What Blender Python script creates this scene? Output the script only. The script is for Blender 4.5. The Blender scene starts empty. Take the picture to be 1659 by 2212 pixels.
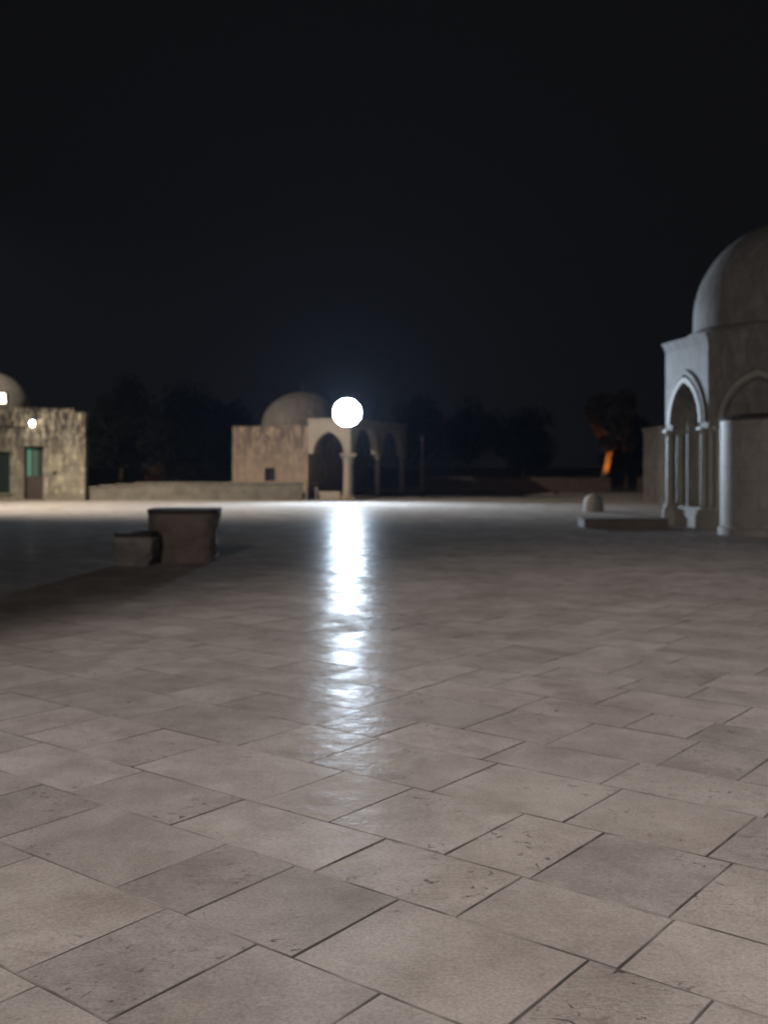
import bpy, bmesh, math, random
from mathutils import Vector, Matrix
R = math.radians
S = bpy.context.scene
COL = S.collection

# ------------------------------------------------------------------ camera
cam = bpy.data.cameras.new('camera'); camo = bpy.data.objects.new('camera', cam)
COL.objects.link(camo); S.camera = camo
camo.location = (0, 0, 1.6); camo.rotation_euler = (R(90), 0, 0)
cam.sensor_fit = 'HORIZONTAL'; cam.sensor_width = 36; cam.lens = 36 * 2250 / 1659
cam.shift_y = -101 / 1659
cam.clip_start = 0.05; cam.clip_end = 2000
cam.dof.use_dof = True; cam.dof.focus_distance = 3.3; cam.dof.aperture_fstop = 3.3
# ------------------------------------------------------------------ night sky
W = bpy.data.worlds.new('World'); S.world = W; W.use_nodes = True
bg = W.node_tree.nodes['Background']
bg.inputs['Color'].default_value = (0.94, 0.92, 1.0, 1); bg.inputs['Strength'].default_value = 0.0040
S.view_settings.view_transform = 'Standard'; S.view_settings.look = 'None'
S.view_settings.exposure = 0; S.view_settings.gamma = 1
S.cycles.use_denoising = True
S.cycles.max_bounces = 5; S.cycles.volume_bounces = 0
S.cycles.sample_clamp_indirect = 4
# lamp levels (radiance of each glowing lens, W/m2/sr)
L_MAIN = 1450.0
L_ROOF = 6.0
L_SIDE = 23000.0      # W, warm floodlight on the pole left of the view
L_WALL = 22.0
L_MAST = 9800.0     # W, near beam of the mast behind the camera
L_MAST2 = 6500.0     # W, its second, far beam, added to lift the octagonal building
HAZE = 0.00020

# ------------------------------------------------------------------ helpers
def tag(o, label=None, cat=None, group=None, kind=None):
    if label: o['label'] = label
    if cat: o['category'] = cat
    if group: o['group'] = group
    if kind: o['kind'] = kind
    return o

def thing(name, label, cat, loc, group=None):
    o = bpy.data.objects.new(name, None); COL.objects.link(o)
    o.location = loc; o.empty_display_size = 0.3
    tag(o, label, cat, group); o['wl'] = list(loc)
    return o

class MB:
    """collects geometry in world space; build() links it as ONE mesh object"""
    def __init__(s): s.v = []; s.f = []; s.M = Matrix.Identity(4)
    def add(s, vs, fs):
        n = len(s.v)
        s.v += [tuple(s.M @ Vector(p)) for p in vs]
        s.f += [tuple(i + n for i in f) for f in fs]
    def box(s, x0, x1, y0, y1, z0, z1):
        s.add([(x0,y0,z0),(x1,y0,z0),(x1,y1,z0),(x0,y1,z0),(x0,y0,z1),(x1,y0,z1),(x1,y1,z1),(x0,y1,z1)],
              [(0,3,2,1),(4,5,6,7),(0,1,5,4),(1,2,6,5),(2,3,7,6),(3,0,4,7)])
    def lathe(s, prof, c=(0,0,0), n=32, a0=0, a1=360, close=True):
        full = abs(a1 - a0 - 360) < 1e-6
        k = n if full else n + 1
        vs = []
        for r, z in prof:
            for i in range(k):
                a = R(a0 + (a1 - a0) * i / n)
                vs.append((c[0] + r*math.cos(a), c[1] + r*math.sin(a), c[2] + z))
        fs = []
        for j in range(len(prof)-1):
            for i in range(n if full else n):
                i2 = (i+1) % k
                fs.append((j*k+i, j*k+i2, (j+1)*k+i2, (j+1)*k+i))
        if close:
            fs.append(tuple(range(k))[::-1]); fs.append(tuple((len(prof)-1)*k+i for i in range(k)))
        s.add(vs, fs)
    def tube(s, p0, p1, r0, r1=None, n=10):
        r1 = r0 if r1 is None else r1
        p0 = Vector(p0); p1 = Vector(p1); d = (p1-p0).normalized()
        a = d.orthogonal().normalized(); b = d.cross(a)
        vs = []
        for p, r in ((p0,r0),(p1,r1)):
            for i in range(n):
                t = 2*math.pi*i/n; vs.append(tuple(p + a*r*math.cos(t) + b*r*math.sin(t)))
        fs = [(i,(i+1)%n,n+(i+1)%n,n+i) for i in range(n)] + [tuple(range(n))[::-1], tuple(range(n,2*n))]
        s.add(vs, fs)
    def build(s, name, mat, parent=None, smooth=False, bevel=0):
        me = bpy.data.meshes.new(name)
        org = Vector((0,0,0))
        if parent is not None:
            q = parent
            while q is not None:
                if 'wl' in q: org = Vector(q['wl'])
                q = q.parent
        me.from_pydata([tuple(Vector(p)-org) for p in s.v], [], s.f)
        bm = bmesh.new(); bm.from_mesh(me)
        bmesh.ops.remove_doubles(bm, verts=bm.verts, dist=1e-5)
        bmesh.ops.recalc_face_normals(bm, faces=bm.faces)
        if bevel:
            ed = [e for e in bm.edges if e.is_manifold and e.calc_face_angle(0) > 0.6]
            bmesh.ops.bevel(bm, geom=ed, offset=bevel, segments=2, affect='EDGES', profile=0.6)
        bm.to_mesh(me); bm.free()
        me.materials.append(mat)
        if smooth:
            me.polygons.foreach_set('use_smooth', [True]*len(me.polygons))
            me.set_sharp_from_angle(angle=R(40))
        o = bpy.data.objects.new(name, me); COL.objects.link(o)
        if parent is not None: o.parent = parent
        return o

def link_copy(o, parent, loc=None):
    c = o.copy(); COL.objects.link(c); c.parent = parent
    if loc is not None: c.location = loc
    return c

# ------------------------------------------------------------------ materials
def newmat(name):
    m = bpy.data.materials.new(name); m.use_nodes = True
    return m, m.node_tree.nodes, m.node_tree.links, m.node_tree.nodes['Principled BSDF']

def ramp(N, pts):
    r = N.new('ShaderNodeValToRGB'); e = r.color_ramp.elements
    while len(e) < len(pts): e.new(0.5)
    for k, (p, c) in enumerate(pts):
        e[k].position = p; e[k].color = (*c, 1) if len(c) == 3 else c
    return r

def stone(name, col, dark, streak=0.0, mottle=0.5, rough=0.8, course=0.0, bump=0.25, lichen=None):
    """weathered limestone: mottling, rain streaks running down from the top, block courses"""
    m, N, L, P = newmat(name)
    g = N.new('ShaderNodeNewGeometry'); sp = N.new('ShaderNodeSeparateXYZ'); L.new(g.outputs['Position'], sp.inputs[0])
    n1 = N.new('ShaderNodeTexNoise'); n1.inputs['Scale'].default_value = 2.2; n1.inputs['Detail'].default_value = 8
    L.new(g.outputs['Position'], n1.inputs['Vector'])
    r1 = ramp(N, [(0.3, dark), (0.62, col)]); L.new(n1.outputs['Fac'], r1.inputs[0])
    mx = N.new('ShaderNodeMixRGB'); mx.inputs[0].default_value = mottle
    mx.inputs[1].default_value = (*col, 1); L.new(r1.outputs[0], mx.inputs[2])
    out = mx.outputs[0]
    if streak:
        mp = N.new('ShaderNodeMapping'); mp.inputs['Scale'].default_value = (4.2, 4.2, 1.15)
        L.new(g.outputs['Position'], mp.inputs['Vector'])
        n2 = N.new('ShaderNodeTexNoise'); n2.inputs['Scale'].default_value = 1; n2.inputs['Detail'].default_value = 5
        n2.inputs['Roughness'].default_value = 0.75; n2.inputs['Distortion'].default_value = 0.5
        L.new(mp.outputs[0], n2.inputs['Vector'])
        r2 = ramp(N, [(0.42, (0,0,0)), (0.54, (1,1,1))]); L.new(n2.outputs['Fac'], r2.inputs[0])
        # more streaks near the top of the wall, few near the foot
        mr = N.new('ShaderNodeMapRange'); mr.inputs[1].default_value = 0.8; mr.inputs[2].default_value = 3.4
        mr.inputs[3].default_value = 0.08; mr.inputs[4].default_value = 1.0
        L.new(sp.outputs['Z'], mr.inputs[0])
        mu = N.new('ShaderNodeMath'); mu.operation = 'MULTIPLY'; L.new(r2.outputs[0], mu.inputs[0]); L.new(mr.outputs[0], mu.inputs[1])
        mu2 = N.new('ShaderNodeMath'); mu2.operation = 'MULTIPLY'; L.new(mu.outputs[0], mu2.inputs[0]); mu2.inputs[1].default_value = streak
        m2 = N.new('ShaderNodeMixRGB'); L.new(mu2.outputs[0], m2.inputs[0]); L.new(out, m2.inputs[1])
        m2.inputs[2].default_value = (dark[0]*0.32, dark[1]*0.30, dark[2]*0.32, 1)
        out = m2.outputs[0]
    if lichen:
        mp = N.new('ShaderNodeMapping'); mp.inputs['Scale'].default_value = (6.5, 6.5, 1.9); mp.inputs['Location'].default_value = (3, 9, 4)
        L.new(g.outputs['Position'], mp.inputs['Vector'])
        n4 = N.new('ShaderNodeTexNoise'); n4.inputs['Scale'].default_value = 1; n4.inputs['Detail'].default_value = 3
        L.new(mp.outputs[0], n4.inputs['Vector'])
        r4 = ramp(N, [(0.58, (0,0,0)), (0.68, (1,1,1))]); L.new(n4.outputs['Fac'], r4.inputs[0])
        m4 = N.new('ShaderNodeMixRGB'); L.new(r4.outputs[0], m4.inputs[0]); L.new(out, m4.inputs[1]); m4.inputs[2].default_value = (*lichen, 1)
        out = m4.outputs[0]
    ad = N.new('ShaderNodeMath'); ad.operation = 'ADD'; L.new(sp.outputs['X'], ad.inputs[0]); L.new(sp.outputs['Y'], ad.inputs[1])
    bh = n1.outputs['Fac']
    if course:
        cb = N.new('ShaderNodeCombineXYZ'); L.new(ad.outputs[0], cb.inputs[0]); L.new(sp.outputs['Z'], cb.inputs[1])
        br = N.new('ShaderNodeTexBrick'); br.inputs['Scale'].default_value = 1; br.inputs['Brick Width'].default_value = 0.62
        br.inputs['Row Height'].default_value = 0.31; br.inputs['Mortar Size'].default_value = 0.012
        br.inputs['Mortar Smooth'].default_value = 0.6
        br.inputs['Color1'].default_value = (1,1,1,1); br.inputs['Color2'].default_value = (0.78,0.76,0.74,1); br.inputs['Mortar'].default_value = (0.5,0.47,0.45,1)
        L.new(cb.outputs[0], br.inputs['Vector'])
        m3 = N.new('ShaderNodeMixRGB'); m3.blend_type = 'MULTIPLY'; m3.inputs[0].default_value = course
        L.new(out, m3.inputs[1]); L.new(br.outputs['Color'], m3.inputs[2]); out = m3.outputs[0]
    L.new(out, P.inputs['Base Color'])
    n3 = N.new('ShaderNodeTexNoise'); n3.inputs['Scale'].default_value = 14; n3.inputs['Detail'].default_value = 6
    L.new(g.outputs['Position'], n3.inputs['Vector'])
    bp = N.new('ShaderNodeBump'); bp.inputs['Strength'].default_value = bump; bp.inputs['Distance'].default_value = 0.04
    L.new(n3.outputs['Fac'], bp.inputs['Height']); L.new(bp.outputs[0], P.inputs['Normal'])
    P.inputs['Roughness'].default_value = rough; P.inputs['Specular IOR Level'].default_value = 0.25
    return m

def plain(name, col, rough=0.6, metal=0.0, noise=0.25):
    m, N, L, P = newmat(name)
    n = N.new('ShaderNodeTexNoise'); n.inputs['Scale'].default_value = 9; n.inputs['Detail'].default_value = 5
    r = ramp(N, [(0.3, tuple(c*(1-noise) for c in col)), (0.7, col)])
    g = N.new('ShaderNodeTexCoord'); L.new(g.outputs['Object'], n.inputs['Vector'])
    L.new(n.outputs['Fac'], r.inputs[0]); L.new(r.outputs[0], P.inputs['Base Color'])
    P.inputs['Roughness'].default_value = rough; P.inputs['Metallic'].default_value = metal
    return m

def glow(name, col, strength):
    m, N, L, P = newmat(name)
    P.inputs['Base Color'].default_value = (0.05,0.05,0.05,1)
    P.inputs['Emission Color'].default_value = (*col, 1); P.inputs['Emission Strength'].default_value = strength
    return m

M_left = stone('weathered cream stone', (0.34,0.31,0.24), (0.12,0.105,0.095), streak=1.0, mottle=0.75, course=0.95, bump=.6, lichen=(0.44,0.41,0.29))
M_mid = stone('streaked pink stone', (0.30,0.225,0.165), (0.16,0.125,0.11), streak=0.9, mottle=0.5, course=0.5)
M_midpale = stone('pale column stone', (0.32,0.27,0.215), (0.21,0.18,0.15), mottle=0.4)
M_dome_mid = stone('grey dome plaster', (0.15,0.13,0.12), (0.09,0.08,0.078), streak=0.3, mottle=0.5)
M_dome_left = stone('white dome plaster', (0.50,0.46,0.40), (0.30,0.27,0.24), streak=0.3, mottle=0.5)
M_right = stone('grey marble facing', (0.37,0.345,0.31), (0.235,0.215,0.195), streak=0.35, mottle=0.7, rough=0.6, course=0.55)
M_rightcol = stone('column marble', (0.44,0.41,0.35), (0.30,0.27,0.23), mottle=0.4, rough=0.5)
M_panel = stone('pale marble panel', (0.48,0.44,0.395), (0.31,0.28,0.255), mottle=0.55, rough=0.55, course=0.4, streak=0.3)
M_dome_right = stone('lead grey dome', (0.33,0.31,0.29), (0.20,0.19,0.18), streak=0.3, mottle=0.45, rough=0.7)
M_wall = stone('parapet stone', (0.22,0.20,0.165), (0.10,0.09,0.08), streak=0.5, mottle=0.6, course=0.5)
M_farwall = stone('far parapet stone', (0.16,0.12,0.095), (0.08,0.065,0.055), mottle=0.6, course=0.4)
M_sq = stone('dull grey stone', (0.19,0.175,0.16), (0.09,0.085,0.08), streak=0.6, mottle=0.7, course=0.5)
M_block = stone('brown rough stone', (0.34,0.275,0.235), (0.14,0.115,0.10), mottle=0.8, rough=0.9, bump=0.8)
M_block2 = stone('grey rough stone', (0.56,0.515,0.48), (0.22,0.195,0.18), mottle=0.9, rough=0.9, bump=0.8)
M_blocktop = stone('dark stone top', (0.12,0.10,0.09), (0.06,0.05,0.045), mottle=0.7, rough=0.9, bump=0.6)  # darker tone for the block rims and the bay roof
M_step = stone('brown step stone', (0.21,0.17,0.135), (0.12,0.10,0.085), mottle=0.6)
M_bollard = stone('white bollard stone', (0.27,0.25,0.225), (0.17,0.155,0.14), mottle=0.5)
M_metal = plain('dark painted metal', (0.05,0.05,0.055), 0.5, 0.6)
M_palemetal = plain('pale painted post', (0.45,0.38,0.33), 0.6)
M_darkwood = plain('dark timber', (0.07,0.05,0.035), 0.7)
M_green = plain('dark green shutter', (0.008,0.026,0.022), 0.6)
M_hole = plain('dark recess', (0.012,0.012,0.014), 0.9)
M_leaf = plain('dark foliage', (0.02,0.028,0.014), 0.9, noise=0.6)
M_leaf_r = plain('brown foliage', (0.10,0.07,0.04), 0.8, noise=0.6)  # browner and lighter than the dark foliage
M_bark = plain('bark', (0.22,0.15,0.09), 0.9, noise=0.5)
G_main = glow('main lamp lens', (0.69,0.84,1.0), L_MAIN)
G_roof = glow('roof lamp lens', (1.0,0.84,0.62), L_ROOF)
G_wall = glow('wall lamp lens', (1.0,0.90,0.72), L_WALL)
G_pane = glow('lit green pane', (0.10,0.62,0.36), 0.28)
G_pane2 = glow('dim green pane', (0.10,0.50,0.34), 0.10)

def paving_material():
    m, N, L, P = newmat('worn limestone paving')
    g = N.new('ShaderNodeNewGeometry')
    at = N.new('ShaderNodeAttribute'); at.attribute_name = 'slab'
    sp = N.new('ShaderNodeSeparateColor'); L.new(at.outputs['Color'], sp.inputs[0])
    n1 = N.new('ShaderNodeTexNoise'); n1.inputs['Scale'].default_value = 3.0; n1.inputs['Detail'].default_value = 9; n1.inputs['Roughness'].default_value = 0.6
    # each slab reads a different piece of the noise
    ad = N.new('ShaderNodeVectorMath'); ad.operation = 'MULTIPLY_ADD'; L.new(at.outputs['Color'], ad.inputs[0]); ad.inputs[1].default_value = (40,40,40); L.new(g.outputs['Position'], ad.inputs[2])
    L.new(ad.outputs[0], n1.inputs['Vector'])
    base = ramp(N, [(0.0, (0.335,0.31,0.297)), (0.25, (0.37,0.342,0.325)), (0.8, (0.40,0.37,0.35)), (1.0, (0.43,0.40,0.38))]); L.new(sp.outputs[0], base.inputs[0])
    r1 = ramp(N, [(0.30, (0.74,0.72,0.70)), (0.58, (1,1,1))]); L.new(n1.outputs['Fac'], r1.inputs[0])
    m1 = N.new('ShaderNodeMixRGB'); m1.blend_type = 'MULTIPLY'; m1.inputs[0].default_value = 0.8; L.new(base.outputs[0], m1.inputs[1]); L.new(r1.outputs[0], m1.inputs[2])
    # pits and scuffs
    n2 = N.new('ShaderNodeTexNoise'); n2.inputs['Scale'].default_value = 22; n2.inputs['Detail'].default_value = 5; n2.inputs['Distortion'].default_value = 0.7
    L.new(ad.outputs[0], n2.inputs['Vector'])
    r2 = ramp(N, [(0.30, (0.35,0.33,0.32)), (0.38, (1,1,1))]); L.new(n2.outputs['Fac'], r2.inputs[0])
    n5 = N.new('ShaderNodeTexNoise'); n5.inputs['Scale'].default_value = 1.7; n5.inputs['Detail'].default_value = 3; L.new(ad.outputs[0], n5.inputs['Vector'])
    pm = N.new('ShaderNodeMapRange'); pm.inputs[1].default_value = .46; pm.inputs[2].default_value = .66; L.new(n5.outputs['Fac'], pm.inputs[0])
    m2 = N.new('ShaderNodeMixRGB'); m2.blend_type = 'MULTIPLY'; L.new(pm.outputs[0], m2.inputs[0]); L.new(m1.outputs[0], m2.inputs[1]); L.new(r2.outputs[0], m2.inputs[2])
    n6 = N.new('ShaderNodeTexNoise'); n6.inputs['Scale'].default_value = 75; n6.inputs['Detail'].default_value = 4; n6.inputs['Roughness'].default_value = .75; L.new(ad.outputs[0], n6.inputs['Vector'])
    r6 = ramp(N, [(0.36, (0.78,0.77,0.76)), (0.62, (1.06,1.06,1.06))]); L.new(n6.outputs['Fac'], r6.inputs[0])
    m6 = N.new('ShaderNodeMixRGB'); m6.blend_type = 'MULTIPLY'; m6.inputs[0].default_value = 1; L.new(m2.outputs[0], m6.inputs[1]); L.new(r6.outputs[0], m6.inputs[2]); m2 = m6
    # long scratches and worn veins
    mv = N.new('ShaderNodeMapping'); mv.inputs['Scale'].default_value = (1.2,5,1); mv.inputs['Rotation'].default_value = (0,0,1.1); L.new(ad.outputs[0], mv.inputs['Vector'])
    n7 = N.new('ShaderNodeTexNoise'); n7.inputs['Scale'].default_value = 2.5; n7.inputs['Detail'].default_value = 8; n7.inputs['Distortion'].default_value = 1.2; L.new(mv.outputs[0], n7.inputs['Vector'])
    r7 = ramp(N, [(0.485, (1,1,1)), (0.5, (0.74,0.72,0.71)), (0.515, (1,1,1))]); L.new(n7.outputs['Fac'], r7.inputs[0])
    m7 = N.new('ShaderNodeMixRGB'); m7.blend_type = 'MULTIPLY'; L.new(pm.outputs[0], m7.inputs[0]); L.new(m2.outputs[0], m7.inputs[1]); L.new(r7.outputs[0], m7.inputs[2]); m2 = m7
    # broad stains across slabs
    n3 = N.new('ShaderNodeTexNoise'); n3.inputs['Scale'].default_value = 1.1; n3.inputs['Detail'].default_value = 9; n3.inputs['Roughness'].default_value = .68
    L.new(g.outputs['Position'], n3.inputs['Vector'])
    r3 = ramp(N, [(0.38, (0.78,0.76,0.745)), (0.58, (1,1,1))]); L.new(n3.outputs['Fac'], r3.inputs[0])
    m3 = N.new('ShaderNodeMixRGB'); m3.blend_type = 'MULTIPLY'; m3.inputs[0].default_value = 0.8; L.new(m2.outputs[0], m3.inputs[1]); L.new(r3.outputs[0], m3.inputs[2])
    # roughness: polished by feet
    mr = N.new('ShaderNodeMapRange'); mr.inputs[1].default_value = 0.3; mr.inputs[2].default_value = 0.7; mr.inputs[3].default_value = 0.19; mr.inputs[4].default_value = 0.31
    L.new(n1.outputs['Fac'], mr.inputs[0])
    a2 = N.new('ShaderNodeMath'); a2.operation = 'MULTIPLY_ADD'; L.new(sp.outputs[1], a2.inputs[0]); a2.inputs[1].default_value = 0.06; L.new(mr.outputs[0], a2.inputs[2])
    n4 = N.new('ShaderNodeTexNoise'); n4.inputs['Scale'].default_value = 8; n4.inputs['Detail'].default_value = 5
    L.new(ad.outputs[0], n4.inputs['Vector'])
    bp = N.new('ShaderNodeBump'); bp.inputs['Distance'].default_value = 0.01
    bs = N.new('ShaderNodeMath'); bs.operation = 'MULTIPLY_ADD'; L.new(sp.outputs[2], bs.inputs[0]); bs.inputs[1].default_value = .5; bs.inputs[2].default_value = .12; L.new(bs.outputs[0], bp.inputs['Strength'])
    L.new(n4.outputs['Fac'], bp.inputs['Height'])
    # worn stone: matt body under a thin, broken polish
    D = N.new('ShaderNodeBsdfDiffuse'); D.inputs['Roughness'].default_value = .3; G = N.new('ShaderNodeBsdfGlossy'); X = N.new('ShaderNodeMixShader')
    L.new(m3.outputs[0], D.inputs['Color']); L.new(bp.outputs[0], D.inputs['Normal']); L.new(bp.outputs[0], G.inputs['Normal']); L.new(a2.outputs[0], G.inputs['Roughness'])
    fr = N.new('ShaderNodeMapRange'); fr.inputs[1].default_value = .35; fr.inputs[2].default_value = .65; fr.inputs[3].default_value = .055; fr.inputs[4].default_value = .014
    L.new(n1.outputs['Fac'], fr.inputs[0]); fm = N.new('ShaderNodeMath'); fm.operation = 'MULTIPLY_ADD'; L.new(sp.outputs[1], fm.inputs[0]); fm.inputs[1].default_value = -.6; fm.inputs[2].default_value = 1.25
    fn = N.new('ShaderNodeMath'); fn.operation = 'MULTIPLY'; L.new(fr.outputs[0], fn.inputs[0]); L.new(fm.outputs[0], fn.inputs[1]); L.new(fn.outputs[0], X.inputs[0]); L.new(D.outputs[0], X.inputs[1]); L.new(G.outputs[0], X.inputs[2])
    L.new(X.outputs[0], N['Material Output'].inputs['Surface']); N.remove(P)
    return m
M_pave = paving_material()
M_joint = plain('joint earth', (0.25,0.225,0.21), 0.95, noise=0.65)
for _n in M_joint.node_tree.nodes:
    if _n.type == 'TEX_NOISE': _n.inputs['Scale'].default_value = 2.3
    if _n.type == 'VALTORGB': _n.color_ramp.elements[0].position = .44; _n.color_ramp.elements[1].position = .60

# ------------------------------------------------------------------ ground
g = MB(); g.box(-500, 500, -300, 700, -0.5, -0.0045)
tag(g.build('ground', M_joint), kind='structure')

def build_paving():
    rnd = random.Random(11)
    e = Vector((0.616, 0.788, 0)).normalized(); n = Vector((-e.y, e.x, 0))
    ecuts = [1.87, 2.48, 3.06, 3.52]
    while ecuts[-1] < 66: ecuts.append(ecuts[-1] + rnd.choice((0.42,0.5,0.58,0.62)) + rnd.uniform(-.03,.03))
    while ecuts[0] > -24: ecuts.insert(0, ecuts[0] - rnd.choice((0.42,0.5,0.58,0.62)) + rnd.uniform(-.03,.03))
    fixed = {1.87: [1.95, 2.475, 2.93, 3.75], 2.48: [1.55, 2.32, 2.84, 3.23, 4.05], 3.06: [1.45, 2.07, 2.74, 3.6]}
    verts = []; faces = []; cols = []; mi = []
    for i in range(len(ecuts)-1):
        e0, e1 = ecuts[i], ecuts[i+1]
        f = None
        for k in fixed:
            if abs(k - e0) < 1e-6: f = list(fixed[k])
        ns = f or [rnd.uniform(-.4,.4)]
        while ns[-1] < 60: ns.append(ns[-1] + rnd.uniform(0.38, 1.0))
        while ns[0] > -36: ns.insert(0, ns[0] - rnd.uniform(0.38, 1.0))
        for j in range(len(ns)-1):
            n0, n1 = ns[j], ns[j+1]
            c = e*((e0+e1)/2) + n*((n0+n1)/2)
            if not (-5 < c.y < 61.5) or abs(c.x) > 6 + 0.42*max(c.y, 0): continue
            gap = rnd.uniform(.0006,.0032)
            near = c.y < 14
            col = (rnd.random(), rnd.random(), rnd.random(), 1)
            tx, ty = rnd.gauss(0, .0022), rnd.gauss(0, .0022); dz = rnd.gauss(0, .0003)
            b = .004
            def ring(inset, z):
                # subdivided outline with slight wander so that edges are not ruler-straight
                pts = []
                ks = 5 if near else 1
                cs = [(e0,n0),(e1,n0),(e1,n1),(e0,n1)]
                for q in range(4):
                    (ea,na),(eb,nb) = cs[q], cs[(q+1)%4]
                    for k in range(ks):
                        t = k/ks; ee = ea+(eb-ea)*t; nn = na+(nb-na)*t
                        key = random.Random(hash((round(ee,3),round(nn,3),i,j)))
                        w = .0014 if near else .0006
                        ee += key.uniform(-w,w); nn += key.uniform(-w,w)
                        ee += inset*(1 if ee < (e0+e1)/2 else -1); nn += inset*(1 if nn < (n0+n1)/2 else -1)
                        if k and q in (0,2): pass
                        pts.append((ee,nn,z))
                return pts
            r0 = ring(gap, -.024); r1 = ring(gap, -.002); r2 = ring(gap+b, 0)
            base = len(verts); m = len(r0)
            for rr in (r0, r1, r2):
                for ee, nn, z in rr:
                    p = e*ee + n*nn
                    zz = z if z < -.02 else z + dz + tx*(p.x-c.x) + ty*(p.y-c.y)
                    verts.append((p.x, p.y, zz))
            for k in range(m):
                k2 = (k+1) % m
                faces.append((base+k, base+k2, base+m+k2, base+m+k)); faces.append((base+m+k, base+m+k2, base+2*m+k2, base+2*m+k))
                cols += [col, col]; mi += [1, 1]
            faces.append(tuple(base+2*m+k for k in range(m))); cols.append(col); mi.append(0)
    me = bpy.data.meshes.new('paving'); me.from_pydata(verts, [], faces)
    ca = me.color_attributes.new('slab', 'FLOAT_COLOR', 'CORNER')
    buf = []
    for p in me.polygons: buf += list(cols[p.index]) * len(p.vertices)
    ca.data.foreach_set('color', buf)
    me.materials.append(M_pave); me.materials.append(M_joint); me.polygons.foreach_set('material_index', mi)
    o = bpy.data.objects.new('paving', me); COL.objects.link(o)
    tag(o, kind='structure')
build_paving()

# ------------------------------------------------------------------ arches
def arch_z(x, a, zs, rise):
    """pointed arch height above opening at |x|<=a"""
    c = (rise*rise - a*a) / (2*a); Rr = a + c; x = abs(x)
    return zs + math.sqrt(max(Rr*Rr - (x + c)**2, 0))

def arch_wall(mb, M, x0, x1, z0, z1, t, openings, seg=14):
    """wall slab in frame M (x along, y inward, z up), thickness t, with pointed openings (centre, half width, spring, rise)"""
    mb.M = M
    vs = []; fs = []
    def quad(a,b,c,d):
        k = len(vs); vs.extend([a,b,c,d]); fs.append((k,k+1,k+2,k+3))
    xs = x0
    for (cx, a, zs, rise) in openings:
        mb.box(xs, cx-a, 0, t, z0, z1)
        for i in range(seg):
            xa = cx - a*math.cos(math.pi*i/seg); xb = cx - a*math.cos(math.pi*(i+1)/seg)
            za = arch_z(xa-cx, a, zs, rise); zb = arch_z(xb-cx, a, zs, rise)
            quad((xa,0,za),(xb,0,zb),(xb,0,z1),(xa,0,z1)); quad((xa,t,za),(xb,t,zb),(xb,t,z1),(xa,t,z1))
            quad((xa,0,za),(xb,0,zb),(xb,t,zb),(xa,t,za)); quad((xa,0,z1),(xb,0,z1),(xb,t,z1),(xa,t,z1))
        xs = cx + a
    mb.box(xs, x1, 0, t, z0, z1)
    mb.add(vs, fs); mb.M = Matrix.Identity(4)

def arch_band(mb, M, cx, a0, a1, zs, rise, y0, y1, seg=18, legs=0.0):
    """raised moulding following a pointed arch; a0 inner, a1 outer half widths"""
    mb.M = M
    pin = []; pout = []
    k = a1 / a0
    if legs: pin.append((cx-a0, zs-legs)); pout.append((cx-a1, zs-legs))
    for i in range(seg+1):
        s = -math.cos(math.pi*i/seg)
        pin.append((cx+a0*s, arch_z(a0*s, a0, zs, rise))); pout.append((cx+a1*s, arch_z(a1*s, a1, zs, rise*k)))
    if legs: pin.append((cx+a0, zs-legs)); pout.append((cx+a1, zs-legs))
    vs = []; fs = []
    for (xi,zi),(xo,zo) in zip(pin,pout):
        vs += [(xi,y0,zi),(xo,y0,zo),(xo,y1,zo),(xi,y1,zi)]
    for i in range(len(pin)-1):
        a = 4*i; b = a+4
        for q in range(4): fs.append((a+q, a+(q+1)%4, b+(q+1)%4, b+q))
    fs += [(0,1,2,3), tuple(len(vs)-4+q for q in range(4))]
    mb.add(vs, fs); mb.M = Matrix.Identity(4)

def frame(P, d, inward):
    d = Vector(d).normalized(); y = Vector(inward).normalized()
    M = Matrix(((d.x,y.x,0,P[0]),(d.y,y.y,0,P[1]),(0,0,1,P[2] if len(P)>2 else 0),(0,0,0,1)))
    return M

def shaft_profile(h, r):
    return [(r,0),(r*0.99,h*0.3),(r*0.93,h*0.75),(r*0.88,h)]

def make_column(parent, wx, wy, z0, h, r, mat, capmat=None):
    """column > base, capital"""
    capmat = capmat or mat
    hb, hc = r*1.1, r*2.2
    s = MB(); s.lathe(shaft_profile(h-hb-hc, r), (wx,wy,z0+hb), 18)
    col = s.build('column', mat, parent, smooth=True)
    b = MB(); b.box(wx-r*1.45,wx+r*1.45,wy-r*1.45,wy+r*1.45,z0,z0+hb*0.4)
    b.lathe([(r*1.42,hb*.4),(r*1.5,hb*.55),(r*1.3,hb*.7),(r*1.15,hb*.8),(r*1.2,hb*.95),(r*1.02,hb)], (wx,wy,z0), 18, close=False)
    b.build('base', capmat, col, smooth=True)
    c = MB(); c.lathe([(r*.9,0),(r*1.12,hc*.06),(r*.95,hc*.14),(r*1.05,hc*.4),(r*1.4,hc*.75),(r*1.5,hc*.8)], (wx,wy,z0+h-hc), 18, close=False)
    c.box(wx-r*1.6,wx+r*1.6,wy-r*1.6,wy+r*1.6,z0+h-hc*.22,z0+h)
    c.build('capital', capmat, col, smooth=True)
    return col

def dome_profile(r, h, drum, k=16, p=1.0):
    pr = [(r,0),(r,drum)]
    for i in range(1,k):
        t = math.pi/2*i/k
        pr.append((r*math.cos(t)**p, drum+(h-drum)*math.sin(t)**1.02))
    pr.append((0.02,h))
    return pr

def finial(parent, c, z, h, mat):
    m = MB(); m.lathe([(.10,0),(.12,h*.08),(.04,h*.16),(.03,h*.25),(.11,h*.34),(.11,h*.42),(.03,h*.52),(.025,h*.6),(.07,h*.67),(.02,h*.76),(.006,h)], (c[0],c[1],z), 12)
    return m.build('finial', mat, parent, smooth=True)

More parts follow.
